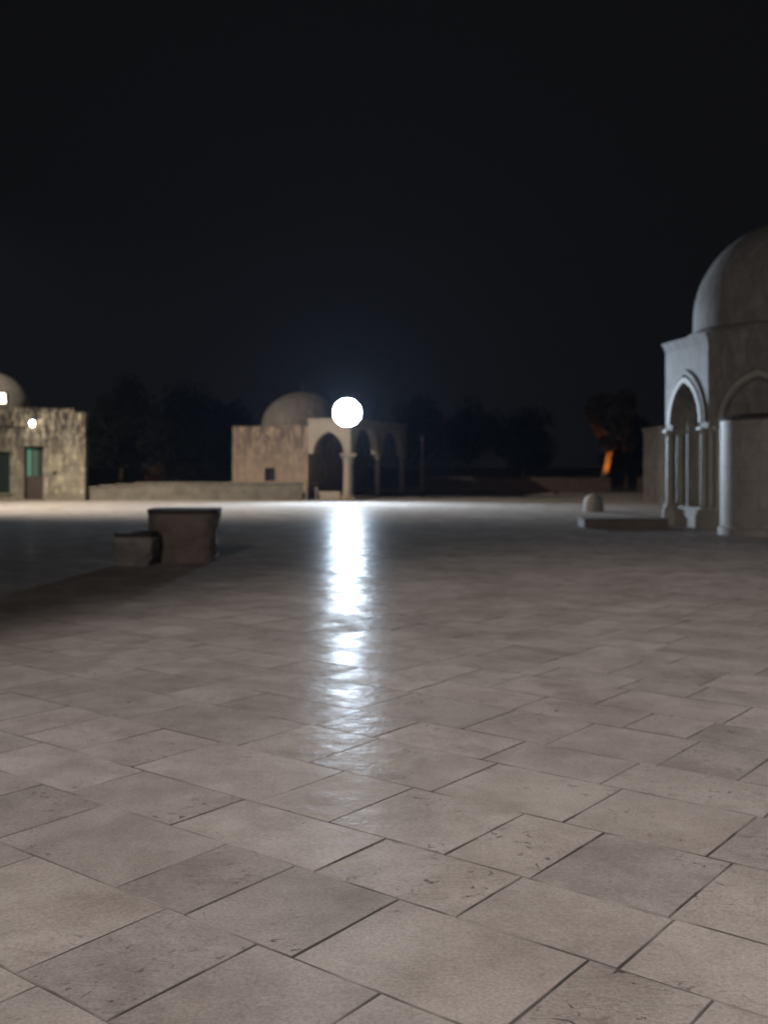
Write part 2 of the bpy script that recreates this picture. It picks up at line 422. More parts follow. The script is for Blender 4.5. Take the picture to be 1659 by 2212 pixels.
# ------------------------------------------------------------------ left building (door, window, lamps)
YL = 47.0
LB = thing('shrine', 'low cream stone building with green glazed door and small dome at the left edge', 'building', (-17.5, YL, 0))
def left_building():
    xr = -13.5; xl = -23.0; dx0, dx1, dz = -16.24, -15.38, 2.46; wx0, wx1, wz0, wz1 = -18.1, -16.88, 0.35, 2.22
    m = MB(); t = 0.45
    y0, y1 = YL, YL+t
    m.box(xl, wx0, y0, y1, 0, 4.14); m.box(wx0, wx1, y0, y1, 0, wz0); m.box(wx0, wx1, y0, y1, wz1, 4.14)
    m.box(wx1, dx0, y0, y1, 0, 4.14); m.box(dx0, dx1, y0, y1, dz, 4.10); m.box(dx1, -14.02, y0, y1, 0, 4.10)
    m.box(-14.02, xr, y0, y1, 0, 3.95)
    m.add([(xr-t,y1,0),(xr,y1,0),(-15.3,YL+6.5,0),(-15.3-t,YL+6.5,0),(xr-t,y1,3.95),(xr,y1,3.95),(-15.3,YL+6.5,3.95),(-15.3-t,YL+6.5,3.95)],
          [(0,3,2,1),(4,5,6,7),(0,1,5,4),(1,2,6,5),(2,3,7,6),(3,0,4,7)]); m.box(xl, xl+t, y1, YL+6.5, 0, 4.1); m.box(xl+t, -15.3-t, YL+6.05, YL+6.5, 0, 4.0)
    m.box(xl+t, -15.9, y1, YL+6.05, 3.55, 3.75)
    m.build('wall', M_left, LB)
    m = MB()   # uneven capping stones along the parapet
    rnd = random.Random(4); x = xl
    while x < xr-0.05:
        w = min(rnd.uniform(.35,.75), xr-x); top = 4.14 if x < dx0 else (4.10 if x < -14.02 else 3.95)
        if x < -14.02 < x+w: w = -14.02-x
        m.box(x+.004, x+w-.004, y0-.035, y1+.02, top+.002, top+.05+rnd.uniform(0,.045)); x += w
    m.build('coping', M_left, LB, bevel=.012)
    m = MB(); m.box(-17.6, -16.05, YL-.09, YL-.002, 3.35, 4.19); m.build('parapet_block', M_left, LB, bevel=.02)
    m = MB(); m.box(dx0-.12, dx1+.14, YL-.05, YL-.002, dz, dz+.22); m.box(dx0-.02, dx1+.2, YL-.075, YL-.002, dz+.223, dz+.33)
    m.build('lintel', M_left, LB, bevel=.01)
    # door: timber frame, lit panes above, solid below
    m = MB(); yd = YL+.16
    m.box(dx0, dx0+.07, yd, yd+.08, 0.04, dz-.004); m.box(dx1-.07, dx1, yd, yd+.08, 0.04, dz-.004)
    m.box(dx0+.07, dx1-.07, yd, yd+.08, dz-.12, dz-.004); m.box(dx0+.07, dx1-.07, yd, yd+.08, 1.02, 1.12)
    for xx in (-15.94, -15.66): m.box(xx-.03, xx+.03, yd, yd+.08, 1.12, dz-.12)
    m.box(dx0+.07, dx1-.07, yd+.02, yd+.06, .04, 1.02)
    for k in range(3): m.box(dx0+.12+k*.22, dx0+.28+k*.22, yd+.004, yd+.02, .16, .92)
    door = m.build('door', M_darkwood, LB)
    m = MB(); m.box(dx0+.072, -15.972, yd+.03, yd+.04, 1.122, dz-.122); m.build('pane', G_pane, door)
    m = MB(); m.box(-15.908, -15.692, yd+.03, yd+.04, 1.122, dz-.122); m.build('pane', G_pane2, door)
    m = MB(); m.box(-15.628, dx1-.072, yd+.03, yd+.04, 1.122, dz-.122); m.build('pane', M_green, door)
    m = MB(); m.tube((dx1-.12,yd-.05,1.06),(dx1-.22,yd-.05,1.06),.012); m.tube((dx1-.12,yd-.05,1.06),(dx1-.12,yd,1.06),.012); m.build('handle', M_metal, door)
    m = MB(); m.box(dx0-.1, dx1+.1, YL-.28, YL-.003, 0.0, .06); m.build('doorstep', M_step, LB, bevel=.01)
    # window
    m = MB()
    m.box(wx0, wx0+.06, YL+.12, YL+.2, wz0, wz1); m.box(wx1-.06, wx1, YL+.12, YL+.2, wz0, wz1)
    m.box(wx0+.06, wx1-.06, YL+.12, YL+.2, wz0, wz0+.06); m.box(wx0+.06, wx1-.06, YL+.12, YL+.2, wz1-.06, wz1)
    m.box(-17.52, -17.46, YL+.12, YL+.2, wz0+.06, wz1-.06)
    w = m.build('window', M_green, LB)
    m = MB(); m.box(wx0+.062, -17.522, YL+.15, YL+.17, wz0+.062, wz1-.062); m.box(-17.458, wx1-.062, YL+.15, YL+.17, wz0+.062, wz1-.062)
    for k in range(16): m.box(wx0+.065, wx1-.065, YL+.125, YL+.148, wz0+.09+k*.108, wz0+.13+k*.108)
    m.build('shutter', M_green, w)
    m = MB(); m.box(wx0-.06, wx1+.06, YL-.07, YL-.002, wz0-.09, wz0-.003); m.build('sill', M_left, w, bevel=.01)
    m = MB(); m.lathe([(.075,0),(.075,.02),(.05,.03),(.045,.0)],(0,0,0),12)
    for v in range(len(m.v)): a = m.v[v]; m.v[v] = (-14.86+a[0], YL-.002-a[2], 1.25+a[1])
    m.build('vent', M_hole, LB)
    # dome
    m = MB(); c = (-19.0, YL+3.2)
    m.lathe(dome_profile(1.86, 1.85, .12), (*c, 4.25), 40, close=False); m.build('dome', M_dome_left, LB, smooth=True)
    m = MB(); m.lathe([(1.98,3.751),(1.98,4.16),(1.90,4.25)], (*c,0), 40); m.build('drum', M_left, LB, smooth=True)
    finial(LB, c, 6.08, .7, M_metal)
left_building()

def box_flood(name, label, c, s, lens_mat, mat_h, tilt=12, group=None, post=0.3):
    """square floodlight facing -Y: housing > lens, bracket"""
    t = thing(name, label, 'floodlight', (c[0], c[1], c[2]-s/2-post))
    Rm = Matrix.Translation(c) @ Matrix.Rotation(R(tilt), 4, 'X')
    m = MB(); m.M = Rm
    h = s/2; b = .035
    m.box(-h,h,.02,.20,-h,h)
    m.box(-h,-h+b,-.06,.02,-h,h); m.box(h-b,h,-.06,.02,-h,h); m.box(-h+b,h-b,-.06,.02,-h,-h+b); m.box(-h+b,h-b,-.06,.02,h-b,h)
    for k in range(6): m.box(-h*.8+k*h*.3, -h*.8+k*h*.3+.02, .201, .26, -h*.8, h*.8)
    hs = m.build('housing', mat_h, t)
    m = MB(); m.M = Rm; m.box(-h+b+.003,h-b-.003,-.02,.016,-h+b+.003,h-b-.003); m.build('lens', lens_mat, hs)
    m = MB(); m.box(c[0]-h-.04,c[0]-h-.005,c[1]+.02,c[1]+.1,c[2]-h-.1,c[2]+.05); m.box(c[0]+h+.005,c[0]+h+.04,c[1]+.02,c[1]+.1,c[2]-h-.1,c[2]+.05)
    m.box(c[0]-h-.04,c[0]+h+.04,c[1]+.02,c[1]+.1,c[2]-h-.135,c[2]-h-.1)
    m.box(c[0]-.04,c[0]+.04,c[1]+.02,c[1]+.1,c[2]-h-post,c[2]-h-.135)
    m.build('bracket', mat_h, t)
    return t
box_flood('floodlight', 'square glaring floodlight on the parapet before the small dome at the left edge', (-17.33, YL+.1, 4.64), .54, G_roof, M_metal, post=.18)

def wall_lamp():
    c = (-15.76, YL-.34, 3.48)
    t = thing('wall_lamp', 'small bright lamp on a short arm above the green glazed door', 'wall lamp', (c[0], YL, c[2]))
    m = MB(); m.box(c[0]-.06,c[0]+.06,YL-.03,YL-.002,c[2]+.02,c[2]+.3); m.build('backplate', M_metal, t, bevel=.008)
    m = MB(); m.tube((c[0],YL-.03,c[2]+.2),(c[0],c[1],c[2]+.2),.018); m.build('arm', M_metal, t)
    m = MB(); m.lathe([(.02,.24),(.08,.22),(.13,.15),(.135,.13)], c, 16, close=False); m.build('lamp_shade', M_metal, t, smooth=True)
    m = MB(); m.lathe([(.01,-.15),(.06,-.13),(.10,-.06),(.11,.02),(.09,.10),(.05,.14)], c, 16); m.build('globe', G_wall, t, smooth=True)
wall_lamp()

# ------------------------------------------------------------------ parapets
def parapet(name, label, p0, p1, h, t, mat, seed, taper=None, piers=()):
    P0 = Vector((*p0,0)); P1 = Vector((*p1,0)); L = (P1-P0).length; d = (P1-P0).normalized(); y = Vector((-d.y,d.x,0))
    root = thing(name, label, 'wall', tuple(P0))
    M = frame(P0, d, y)
    m = MB(); m.M = M
    n = 40 if taper else 1
    for i in range(n):
        xa, xb = L*i/n, L*(i+1)/n
        hh = taper(xa/L) if taper else h
        hb = taper(xb/L) if taper else h
        m.add([(xa,0,0),(xb,0,0),(xb,t,0),(xa,t,0),(xa,0,hh),(xb,0,hb),(xb,t,hb),(xa,t,hh)], [(0,1,5,4),(3,2,6,7),(4,5,6,7)] + ([(0,3,7,4)] if i==0 else []) + ([(1,2,6,5)] if i==n-1 else []))
    m.build('wall_body', mat, root)
    m = MB(); m.M = M; rnd = random.Random(seed); x = 0
    while x < L-.02:
        w = min(rnd.uniform(.5,1.1), L-x); hh = taper((x+w/2)/L) if taper else h
        m.box(x+.004,x+w-.004,-.04,t+.04,hh+.002,hh+.075+rnd.uniform(0,.02)); x += w
    m.build('coping', mat, root, bevel=.012)
    return root
parapet('parapet_wall', 'low grey stone parapet running from the cream building to the domed building with the arcade', (-13.56,47.25), (-3.75,47.75), .74, .4, M_wall, 3,
        taper=lambda s: .50 + .24*min(1, s/.28)**.8)
parapet('parapet_wall', 'dim reddish parapet across the far edge of the terrace, ending near the orange lit tree', (2.2,63), (13.6,62.5), .80, .45, M_farwall, 5)
parapet('parapet_wall', 'short dim stretch of far parapet between the orange lit tree and the square grey building', (15.3,62.5), (19.5,62.4), .80, .45, M_farwall, 6)

# ------------------------------------------------------------------ middle building: block, dome, arcade
O = Vector((-1.7, 48.0, 0)); v_ = Vector((.316,.949,0)).normalized(); u_ = Vector((-v_.y, v_.x, 0))   # u: leftwards along the front, v: backwards along the side
MBD = thing('domed_building', 'pinkish streaked stone building with a dome and arcade behind the dazzling lamp', 'building', tuple(O))
def uv(u, v, z=0): p = O + u_*u + v_*v; return (p.x, p.y, z)
def mid_building():
    LU, LV = 5.86, 8.4; HB = 3.40; HA = 3.66; ub = 1.95
    MU = Matrix(((u_.x, v_.x, 0, O.x),(u_.y, v_.y, 0, O.y),(0,0,1,0),(0,0,0,1)))
    m = MB(); m.M = MU
    t = .4
    # front wall with small window opening u 3.66..4.18
    wu0, wu1, wz0, wz1 = 3.62, 4.16, .86, 1.47
    m.box(ub, wu0, 0, t, 0, HB); m.box(wu0, wu1, 0, t, 0, wz0); m.box(wu0, wu1, 0, t, wz1, HB); m.box(wu1, LU, 0, t, 0, HB)
    m.box(LU-t, LU, t, LV, 0, HB); m.box(ub, ub+t, t, LV, 0, HB-.05); m.box(ub+t, LU-t, LV-t, LV, 0, HB-.05)
    m.box(ub+t, LU-t, t, LV-t, HB-.25, HB-.08)
    m.build('wall', M_mid, MBD)
    m = MB(); m.M = MU; rnd = random.Random(8); x = ub
    while x < LU:
        w = min(rnd.uniform(.4,.8), LU-x); m.box(x+.003,x+w-.003,-.03,t,HB+.002,HB+.05+rnd.uniform(0,.03)); x += w
    m.build('coping', M_mid, MBD, bevel=.01)
    m = MB(); m.M = MU; m.box(wu0+.002,wu1-.002,.2,.24,wz0+.002,wz1-.002)
    w = m.build('window', M_hole, MBD)
    m = MB(); m.M = MU
    for k in range(4): m.box(wu0+.08+k*.12, wu0+.1+k*.12, .12,.14, wz0+.002,wz1-.002)
    m.build('bars', M_metal, w)
    # arcade: front bay and two side bays
    a = MB()
    zs, rise = 2.15, 1.02
    arch_wall(a, Matrix(((u_.x, v_.x,0,O.x),(u_.y,v_.y,0,O.y),(0,0,1,0),(0,0,0,1))), -.17, ub-.003, zs, HA, .34, [(.93,.76,zs,rise)])
    Mv = Matrix(((v_.x, u_.x,0,O.x),(v_.y,u_.y,0,O.y),(0,0,1,0),(0,0,0,1))) @ Matrix.Translation((0,-.17,0))
    arch_wall(a, Mv, .345, LV+.2, zs, HA, .34, [(2.25,1.62,zs,1.15),(6.35,1.62,zs,1.15)])
    a.build('arcade_wall', M_midpale, MBD)
    m = MB(); m.M = MU; m.box(-.24, ub, -.07, LV+.2, HA+.002, HA+.12); m.build('cornice', M_midpale, MBD, bevel=.02)
    # columns; the corner one is a stout pier that flares into the arches
    make_column(MBD, *uv(0,.17)[:2], .0, zs, .235, M_midpale)
    make_column(MBD, *uv(0,4.3)[:2], .0, zs, .13, M_midpale)
    make_column(MBD, *uv(0,8.35)[:2], .0, zs, .15, M_midpale)
    m = MB(); m.M = MU; m.box(.3, 1.5, -.12, .45, 0, .38); m.build('bench', M_midpale, MBD, bevel=.02)
    m = MB(); m.M = MU; m.box(-.35, ub-.003, .46, LV+.3, 0.0, .10); m.build('floor_slab', M_step, MBD, bevel=.01)
    c = uv(3.35, 2.7); m = MB()
    m.lathe(dome_profile(2.03, 1.85, .15), (c[0],c[1],HB-.02), 44, close=False); m.build('dome', M_dome_mid, MBD, smooth=True)
    finial(MBD, c, HB+1.80, .62, M_metal)
mid_building()

# two short posts beside the arcade
def short_post(x, y, h, r, label):
    t = thing('short_post', label, 'post', (x,y,0), 'short posts at the end of the parapet')
    m = MB(); m.lathe([(r,0),(r,h*.86)],(x,y,0),14); m.build('shaft', M_wall, t, smooth=True)
    m = MB(); m.lathe([(r*1.25,h*.862),(r*1.3,h*.92),(r*.9,h*.98),(r*.2,h)],(x,y,0),14); m.build('cap', M_wall, t, smooth=True)
short_post(-3.50, 47.3, .72, .07, 'short stone post right at the end of the parapet beside the arcade')
short_post(-3.05, 47.2, .62, .06, 'short stone post nearest the stone bench of the arcade')

# ------------------------------------------------------------------ main round lamp on the arcade's corner
def main_lamp():
    c = Vector((-1.66, 47.05, 3.98)); rad = .58  # lens oversized: the glare around the lamp is built into its disc
    t = thing('round_lamp', 'dazzling white round floodlight mounted on the corner column of the arcade', 'floodlight', tuple(c))
    Rm = Matrix.Translation(c) @ Matrix.Rotation(R(90), 4, 'X')      # lathe axis (+z) now points to -Y (towards the camera)
    m = MB(); m.M = Rm
    m.lathe([(.12,-.42),(.34,-.36),(.58,-.22),(rad+.03,-.02),(rad+.05,.22),(rad+.03,.22),(rad+.015,0.0)], (0,0,0), 40, close=False)
    m.lathe([(.0,-.43),(.12,-.42)],(0,0,0),40,close=False)
    h = m.build('housing', M_metal, t, smooth=True)
    m = MB(); m.M = Rm; m.lathe([(rad,0.0),(rad*.8,.03),(rad*.4,.05),(.01,.055)], (0,0,0), 40, close=False); m.build('lens', G_main, h, smooth=True)
    m = MB(); m.tube((c.x, c.y+.42, c.z), (c.x, 48.0, c.z-.35), .05); m.tube((c.x, 48.0, c.z-.35), (c.x,48.05,c.z-.7), .05); m.build('bracket', M_metal, t)
main_lamp()

# ------------------------------------------------------------------ right octagonal building
OC = thing('octagonal_pavilion', 'large grey octagonal building with pointed arches and big dome at the right edge', 'building', (10.7, 27.4, 0))
def octagon():
    c = Vector((10.7, 27.4, 0)); f0 = Vector((7.6,28.1,0)); f1 = Vector((8.0,25.7,0))
    ap = 2.94; Rc = ap/math.cos(R(22.5)); side = 2*ap*math.tan(R(22.5))
    n0 = Vector((-.986,-.164,0)).normalized(); a0 = math.atan2(n0.y, n0.x)
    H = 4.66; zs = 2.68
    wall = MB(); inner = MB(); corn = MB()
    capz = None
    arcs = []
    for i in range(8):
        a = a0 + i*math.pi/4
        nn = Vector((math.cos(a), math.sin(a), 0)); d = Vector((-nn.y, nn.x, 0))
        P = c + nn*ap - d*(side/2)
        M = frame(P, d, -nn)
        # outer arcade, deep; the spandrel begins at the springing, columns stand below
        if i == 1:
            arch_wall(wall, M, 0, side, 2.44, H, .42, [(side/2,.80,zs,1.02)])
        else:
            arch_wall(wall, M, 0, side, 2.44, H, .42, [(side/2,.80,zs,1.02)])
        # closed inner wall with a smaller recessed niche
        Mi = frame(P - nn*.62, d, -nn)
        arch_wall(inner, Mi, -.05, side+.05, 0, H-.05, .22, [(side/2,.55,2.2,.80)] )
        hb = MB(); arch_band(hb, M, side/2, .84, .95, zs, 1.07, -.07, .0)
        hb.build('arch_moulding', M_rightcol, OC, smooth=False)
        hb = MB(); arch_band(hb, M, side/2, 1.0, 1.10, zs, 1.27, -.045, .0)
        hb.build('arch_moulding', M_right, OC, smooth=False)
        ib = MB(); arch_band(ib, Mi, side/2, .55, .66, 2.2, .80, -.06, .0, legs=1.7); ib.build('niche_frame', M_rightcol, OC)
        pn = MB(); pn.M = frame(P - nn*.80, d, -nn); pn.box(.35, side-.35, 0, .05, 0.0, 3.4); pn.build('panel', M_panel, OC)
        lw = MB(); lw.M = frame(P - nn*.06, d, -nn); lw.box(.34, side-.34, 0, .16, 0.0, .46); lw.box(.32, side-.32, -.03, .19, .462, .52)
        if i != 1: lw.build('low_wall', M_panel, OC, bevel=.012)
        # cornice
        corn.M = frame(P, d, -nn)
        k = math.tan(R(22.5))
        for (o0, z0, z1) in ((.025, H+.002, H+.08), (.05, H+.08, H+.15), (.09, H+.15, H+.22)):
            corn.add([(-o0*k,-o0,z0),(side+o0*k,-o0,z0),(side,.4,z0),(0,.4,z0),(-o0*k,-o0,z1),(side+o0*k,-o0,z1),(side-.9*k,.9,z1),(.9*k,.9,z1)],
                     [(0,1,5,4),(0,1,2,3),(4,5,6,7)])
        corn.M = Matrix.Identity(4)
        # corner cluster on a pedestal: three slender shafts
        ped = MB(); Cn = c + (Vector((math.cos(a-math.pi/8), math.sin(a-math.pi/8), 0)))*(Rc-.10)
        rad = Vector((math.cos(a-math.pi/8), math.sin(a-math.pi/8), 0)); tang = Vector((-rad.y, rad.x, 0))
        ped.M = frame((*Cn[:2],0), tang, -rad)
        ped.box(-.36,.36,-.17,.42,0,.40); ped.box(-.33,.33,-.14,.40,.402,.50); ped.build('pedestal', M_rightcol, OC, bevel=.015)
        for (tx, ry) in ((-.23,0.0),(.23,0.0),(0,.0),(-.19,-.27),(.19,-.27)):
            p = Cn + tang*tx + rad*ry
            make_column(OC, p.x, p.y, .5, 2.04, .085, M_rightcol)
    wall.build('arcade_wall', M_right, OC); inner.build('inner_wall', M_right, OC); corn.build('cornice', M_right, OC)
    m = MB(); m.lathe([(2.72,H+.1),(2.72,H+.24)], (*c[:2],0), 8); m.build('roof', M_right, OC)
    m = MB(); m.lathe([(2.62,0),(2.62,.16),(2.52,.22),(2.48,.24)]+[(r,z+.24) for r,z in dome_profile(2.47, 2.86, .35)[1:]], (c.x,c.y,H+.235), 56, close=False)
    dm = m.build('dome', M_dome_right, OC, smooth=True)
    finial(OC, c, H+3.3, .9, M_metal)
    # rounded prayer-niche bay projecting from the near face
    bc = Vector((8.88, 23.95, 0)); br = 1.1
    nn = Vector((math.cos(a0+math.pi/4), math.sin(a0+math.pi/4), 0)); an = math.degrees(math.atan2(nn.y, nn.x))
    m = MB(); m.lathe([(br+.05,0),(br+.05,.16),(br,.2),(br,2.62)], bc, 40, an-95, an+95, close=False)
    back = c + nn*(ap-.4)
    # straight cheeks back to the wall
    for s in (-1, 1):
        a = R(an + s*95); p = bc + Vector((math.cos(a), math.sin(a), 0))*br; q = p - nn*1.1
        m.add([(p.x,p.y,0),(q.x,q.y,0),(q.x,q.y,2.62),(p.x,p.y,2.62)], [(0,1,2,3)])
    bay = m.build('niche_bay', M_panel, OC, smooth=True)
    m = MB(); m.lathe([(br+.01,2.622),(br+.03,2.64),(br+.03,2.69),(br*.8,2.76),(.3,2.8),(.01,2.81)], bc, 40, close=False)
    m.build('bay_roof', M_blocktop, bay, smooth=True)
    # small square vent, following the curve
    d = Vector((.3459, 1, 0)).normalized(); p0 = Vector((0,0,0)); best = None
    for k in range(4000):
        q = d*(20 + k*.001)
        if (q - bc).length <= br: best = q; break
    if best:
        nv = (best-bc).normalized(); tv = Vector((-nv.y, nv.x, 0))
        m = MB(); m.M = frame((best.x,best.y,0), tv, -nv); m.box(-.1,.1,-.025,.08,2.15,2.33); m.build('vent', M_hole, bay)
    # wall behind the bay closes the near arch
    P = c + nn*(ap-.02) - Vector((-nn.y,nn.x,0))*(side/2)
    m = MB(); m.M = frame(P, Vector((-nn.y,nn.x,0)), -nn); m.box(.3, side-.3, .1,.3, 0, 3.85); m.build('blind_wall', M_right, OC)
octagon()

m = MB(); m.box(5.1, 7.25, 26.5, 27.4, 0.0, .20); m.box(5.07, 7.25, 26.47, 27.43, .202, .245)
tag(m.build('stone_step', M_step, bevel=.02), 'low brown stone step on the paving, left of the octagonal building', 'step')

m = MB()
bcx, bcy = (1282-829.5)/2250*36, 36
m.lathe([(.34,0),(.35,.04),(.335,.30),(.33,.36),(.29,.47),(.20,.55),(.08,.595),(.01,.6)], (bcx,bcy,0), 28)
tag(m.build('stone_bollard', M_bollard, smooth=True), 'round topped pale stone bollard standing alone beyond the low brown step', 'bollard')

# square building behind
SB = thing('flat_roofed_building', 'plain grey square stone building half hidden behind the octagonal building', 'building', (12.7, 43, 0))
m = MB(); m.box(11.58, 15.6, 43, 46.5, 0, 3.12); m.build('wall', M_sq, SB)
m = MB(); m.box(11.52, 15.66, 42.94, 46.56, 3.122, 3.24); m.build('coping', M_sq, SB, bevel=.015)

# ------------------------------------------------------------------ carved blocks in front, left
def taper_block(mb, cx, cy, w0, d0, w1, d1, z0, z1, seed, jit=.02, n=5, p=1.0):
    """rough block whose plan grows from (w0,d0) at the foot to (w1,d1) at the top"""
    rnd = random.Random(seed)
    k = 8; rings = []
    for j in range(n+1):
        t = j/n; s = t**p; w = w0+(w1-w0)*s; d = d0+(d1-d0)*s; z = z0+(z1-z0)*t
        ring = []
        for q in range(4):
            for i in range(k):
                u = -1+2*i/k
                x, y = ((u,-1),(1,u),(-u,1),(-1,-u))[q]
                rr = (abs(x)**6+abs(y)**6)**(1/6)
                x, y = x/rr*(1.0), y/rr
                ring.append((cx+x*w/2+rnd.uniform(-jit,jit), cy+y*d/2+rnd.uniform(-jit,jit), z+(rnd.uniform(-jit,jit)*.6 if 0<j<n else 0)))
        rings.append(ring)
    vs = [p for r in rings for p in r]; kk = 4*k
    fs = [(j*kk+i, j*kk+(i+1)%kk, (j+1)*kk+(i+1)%kk, (j+1)*kk+i) for j in range(n) for i in range(kk)]
    fs += [tuple(range(kk)), tuple(n*kk+i for i in range(kk))]
    mb.add(vs, fs)
BB = thing('carved_stone_block', 'large brown carved stone block, wider at its top, on the dark paving at left', 'stone block', (-3.34, 17.5, 0))
m = MB(); taper_block(m, -3.34, 17.5, 1.00, .80, 1.13, .90, 0, .80, 1, .02, 9, 1.0); m.build('body', M_block, BB, smooth=True)
m = MB(); taper_block(m, -3.34, 17.5, 1.15, .92, 1.16, .93, .801, .875, 2, .004, 2); m.build('top_rim', M_blocktop, BB, smooth=True)
SBk = thing('carved_stone_block', 'small grey stone block leaning close to the left side of the larger brown block', 'stone block', (-3.98, 16.7, 0))
m = MB(); taper_block(m, -3.98, 16.7, .50, .48, .68, .55, 0, .46, 3, .022, 8, .6); m.build('body', M_block2, SBk, smooth=True)
m = MB(); taper_block(m, -3.97, 16.7, .62, .52, .64, .54, .461, .53, 4, .008, 2); m.build('top_rim', M_blocktop, SBk, smooth=True)

# ------------------------------------------------------------------ thin pole right of the arcade
px = (912-829.5)/2250*54
TP = thing('lamp_post', 'thin unlit metal pole standing right of the arcade', 'pole', (px,54,0))
m = MB(); m.tube((px,54,0.3),(px,54,3.05),.035,.028,10); m.build('pole', M_palemetal, TP, smooth=True)
m = MB(); m.lathe([(.11,0),(.11,.06),(.06,.1),(.05,.3)],(px,54,0),14); m.build('base', M_metal, TP, smooth=True)
m = MB(); m.lathe([(.03,0),(.07,.03),(.08,.12),(.02,.16)],(px,54,3.05),14); m.build('cap', M_metal, TP, smooth=True)

# ------------------------------------------------------------------ trees beyond the parapets
def tree(x, y, h, w, z0, leafmat, label, seed, lean=0.0, trunk_h=None, box=False, n=2600, leaf=.16, group='dark trees beyond the parapets', tr=.16):
    rnd = random.Random(seed)
    t = thing('tree', label, 'tree', (x,y,0), group)
    th = trunk_h or h*.35
    m = MB(); p = Vector((x,y,0)); r = tr
    top = Vector((x+lean, y, th)); pts = [p + (top-p)*(k/6) + Vector((rnd.uniform(-.05,.05),rnd.uniform(-.05,.05),0))*(1 if k else 0) for k in range(7)]
    for k in range(6): m.tube(pts[k], pts[k+1], r*(1-.09*k)*(1.25 if k == 0 else 1), r*(1-.09*(k+1)), 9)
    tips = []
    for k in range(7):
        a = rnd.uniform(0,6.28); q = pts[-1 if k > 2 else -2]
        e = Vector((x+lean+math.cos(a)*w*.28, y+math.sin(a)*w*.28, th+(h-th)*rnd.uniform(.25,.75)))
        mid = (q+e)/2 + Vector((rnd.uniform(-.1,.1),rnd.uniform(-.1,.1),.1))
        m.tube(q, mid, r*.42, r*.28, 7); m.tube(mid, e, r*.28, r*.1, 7); tips.append(e)
    m.build('trunk', M_bark, t, smooth=True)
    m = MB(); clumps = []
    for k in range(26):
        if box: c = Vector((x+lean+rnd.uniform(-.5,.5)*w*.85, y+rnd.uniform(-.5,.5)*w*.8, th*1.02+rnd.uniform(0,1)*(h-th*1.05)))
        else:
            a = rnd.uniform(0,6.28); s = rnd.uniform(0,1)**.6; q = rnd.uniform(0,1)
            env = math.sin(math.pi*min(1,max(.08,q*.86+.12)))**.6
            c = Vector((x+lean+math.cos(a)*w*.40*s*env, y+math.sin(a)*w*.40*s*env, th*.9+q*(h-th)*.95))
        clumps.append((c, rnd.uniform(.13,.24)*w))
    vs = []; fs = []
    for k in range(n):
        c, rr = clumps[rnd.randrange(len(clumps))]
        d = Vector((rnd.gauss(0,1),rnd.gauss(0,1),rnd.gauss(0,.8))).normalized()*rr*rnd.uniform(.5,1.05)
        p = c+d; s = leaf*rnd.uniform(.6,1.3)
        a = Vector((rnd.gauss(0,1),rnd.gauss(0,1),rnd.gauss(0,1))).normalized(); b = a.orthogonal().normalized()
        i = len(vs); vs += [tuple(p-a*s), tuple(p+b*s*.45), tuple(p+a*s), tuple(p-b*s*.45)]; fs.append((i,i+1,i+2,i+3))
    m.v = vs; m.f = fs
    me = bpy.data.meshes.new('crown'); me.from_pydata([tuple(Vector(p)-Vector((x,y,0))) for p in vs], [], fs); me.materials.append(leafmat)
    o = bpy.data.objects.new('crown', me); COL.objects.link(o); o.parent = t
    return t
tree(13.75, 66, 6.0, 2.7, 0, M_leaf_r, 'tree with an orange lit leaning trunk and a dim reddish crown, between the far parapets', 21, lean=.55, trunk_h=2.7, box=True, tr=.26, leaf=.14)
for k, (tx, ty, hh, ww, lab) in enumerate([
    (-15.6, 62, 6.4, 5.0, 'tall dark tree right behind the cream building corner'),
    (-11.9, 60, 4.6, 4.4, 'dark tree behind the parapet, nearest the reddish lit bush'),
    (-14.0, 76, 7.0, 7.0, 'broad dark tree seen far between the cream building and its neighbour tree'),
    (-9.6, 66, 5.2, 4.6, 'dark tree just left of the domed building'),
    (2.6, 76, 6.2, 5.4, 'dark tree seen just right of the dazzling lamp'),
    (6.6, 82, 6.6, 6.4, 'broad dark tree beyond the far parapet, right of the thin pole'),
    (10.4, 78, 5.6, 5.6, 'dark tree just left of the orange lit tree'),
    (17.2, 74, 5.2, 4.6, 'dark tree between the orange lit tree and the square grey building')]):
    tree(tx, ty, hh, ww, 0, M_leaf, lab, 31+k, n=3600, leaf=.2)
def bush(x, y, r, h, label, seed):
    rnd = random.Random(seed); vs=[]; fs=[]
    for k in range(900):
        d = Vector((rnd.gauss(0,1),rnd.gauss(0,1),rnd.gauss(0,1))).normalized()*rnd.uniform(.45,1)
        lump = 1+.25*math.sin(5*d.x+2)*math.cos(4*d.z)
        p = Vector((d.x*r*lump, d.y*r*lump, h*.5+d.z*h*.5*lump)); s=.09*rnd.uniform(.6,1.3)
        a = Vector((rnd.gauss(0,1),rnd.gauss(0,1),rnd.gauss(0,1))).normalized(); b = a.orthogonal().normalized()
        i=len(vs); vs += [tuple(p-a*s),tuple(p+b*s*.5),tuple(p+a*s),tuple(p-b*s*.5)]; fs.append((i,i+1,i+2,i+3))
    t = thing('bush', label, 'bush', (x,y,0))
    me = bpy.data.meshes.new('leaves'); me.from_pydata(vs,[],fs); me.materials.append(M_leaf_r)
    o = bpy.data.objects.new('leaves', me); COL.objects.link(o); o.parent = t
    m = MB()
    for k in range(5): m.tube((x,y,0),(x+math.cos(k*1.3)*r*.4,y+math.sin(k*1.3)*r*.4,h*.7),.03,.012,6)
    m.build('stems', M_bark, t)
bush((332-829.5)/2250*56, 56, .75, 1.75, 'reddish lit bush showing above the low parapet', 5)

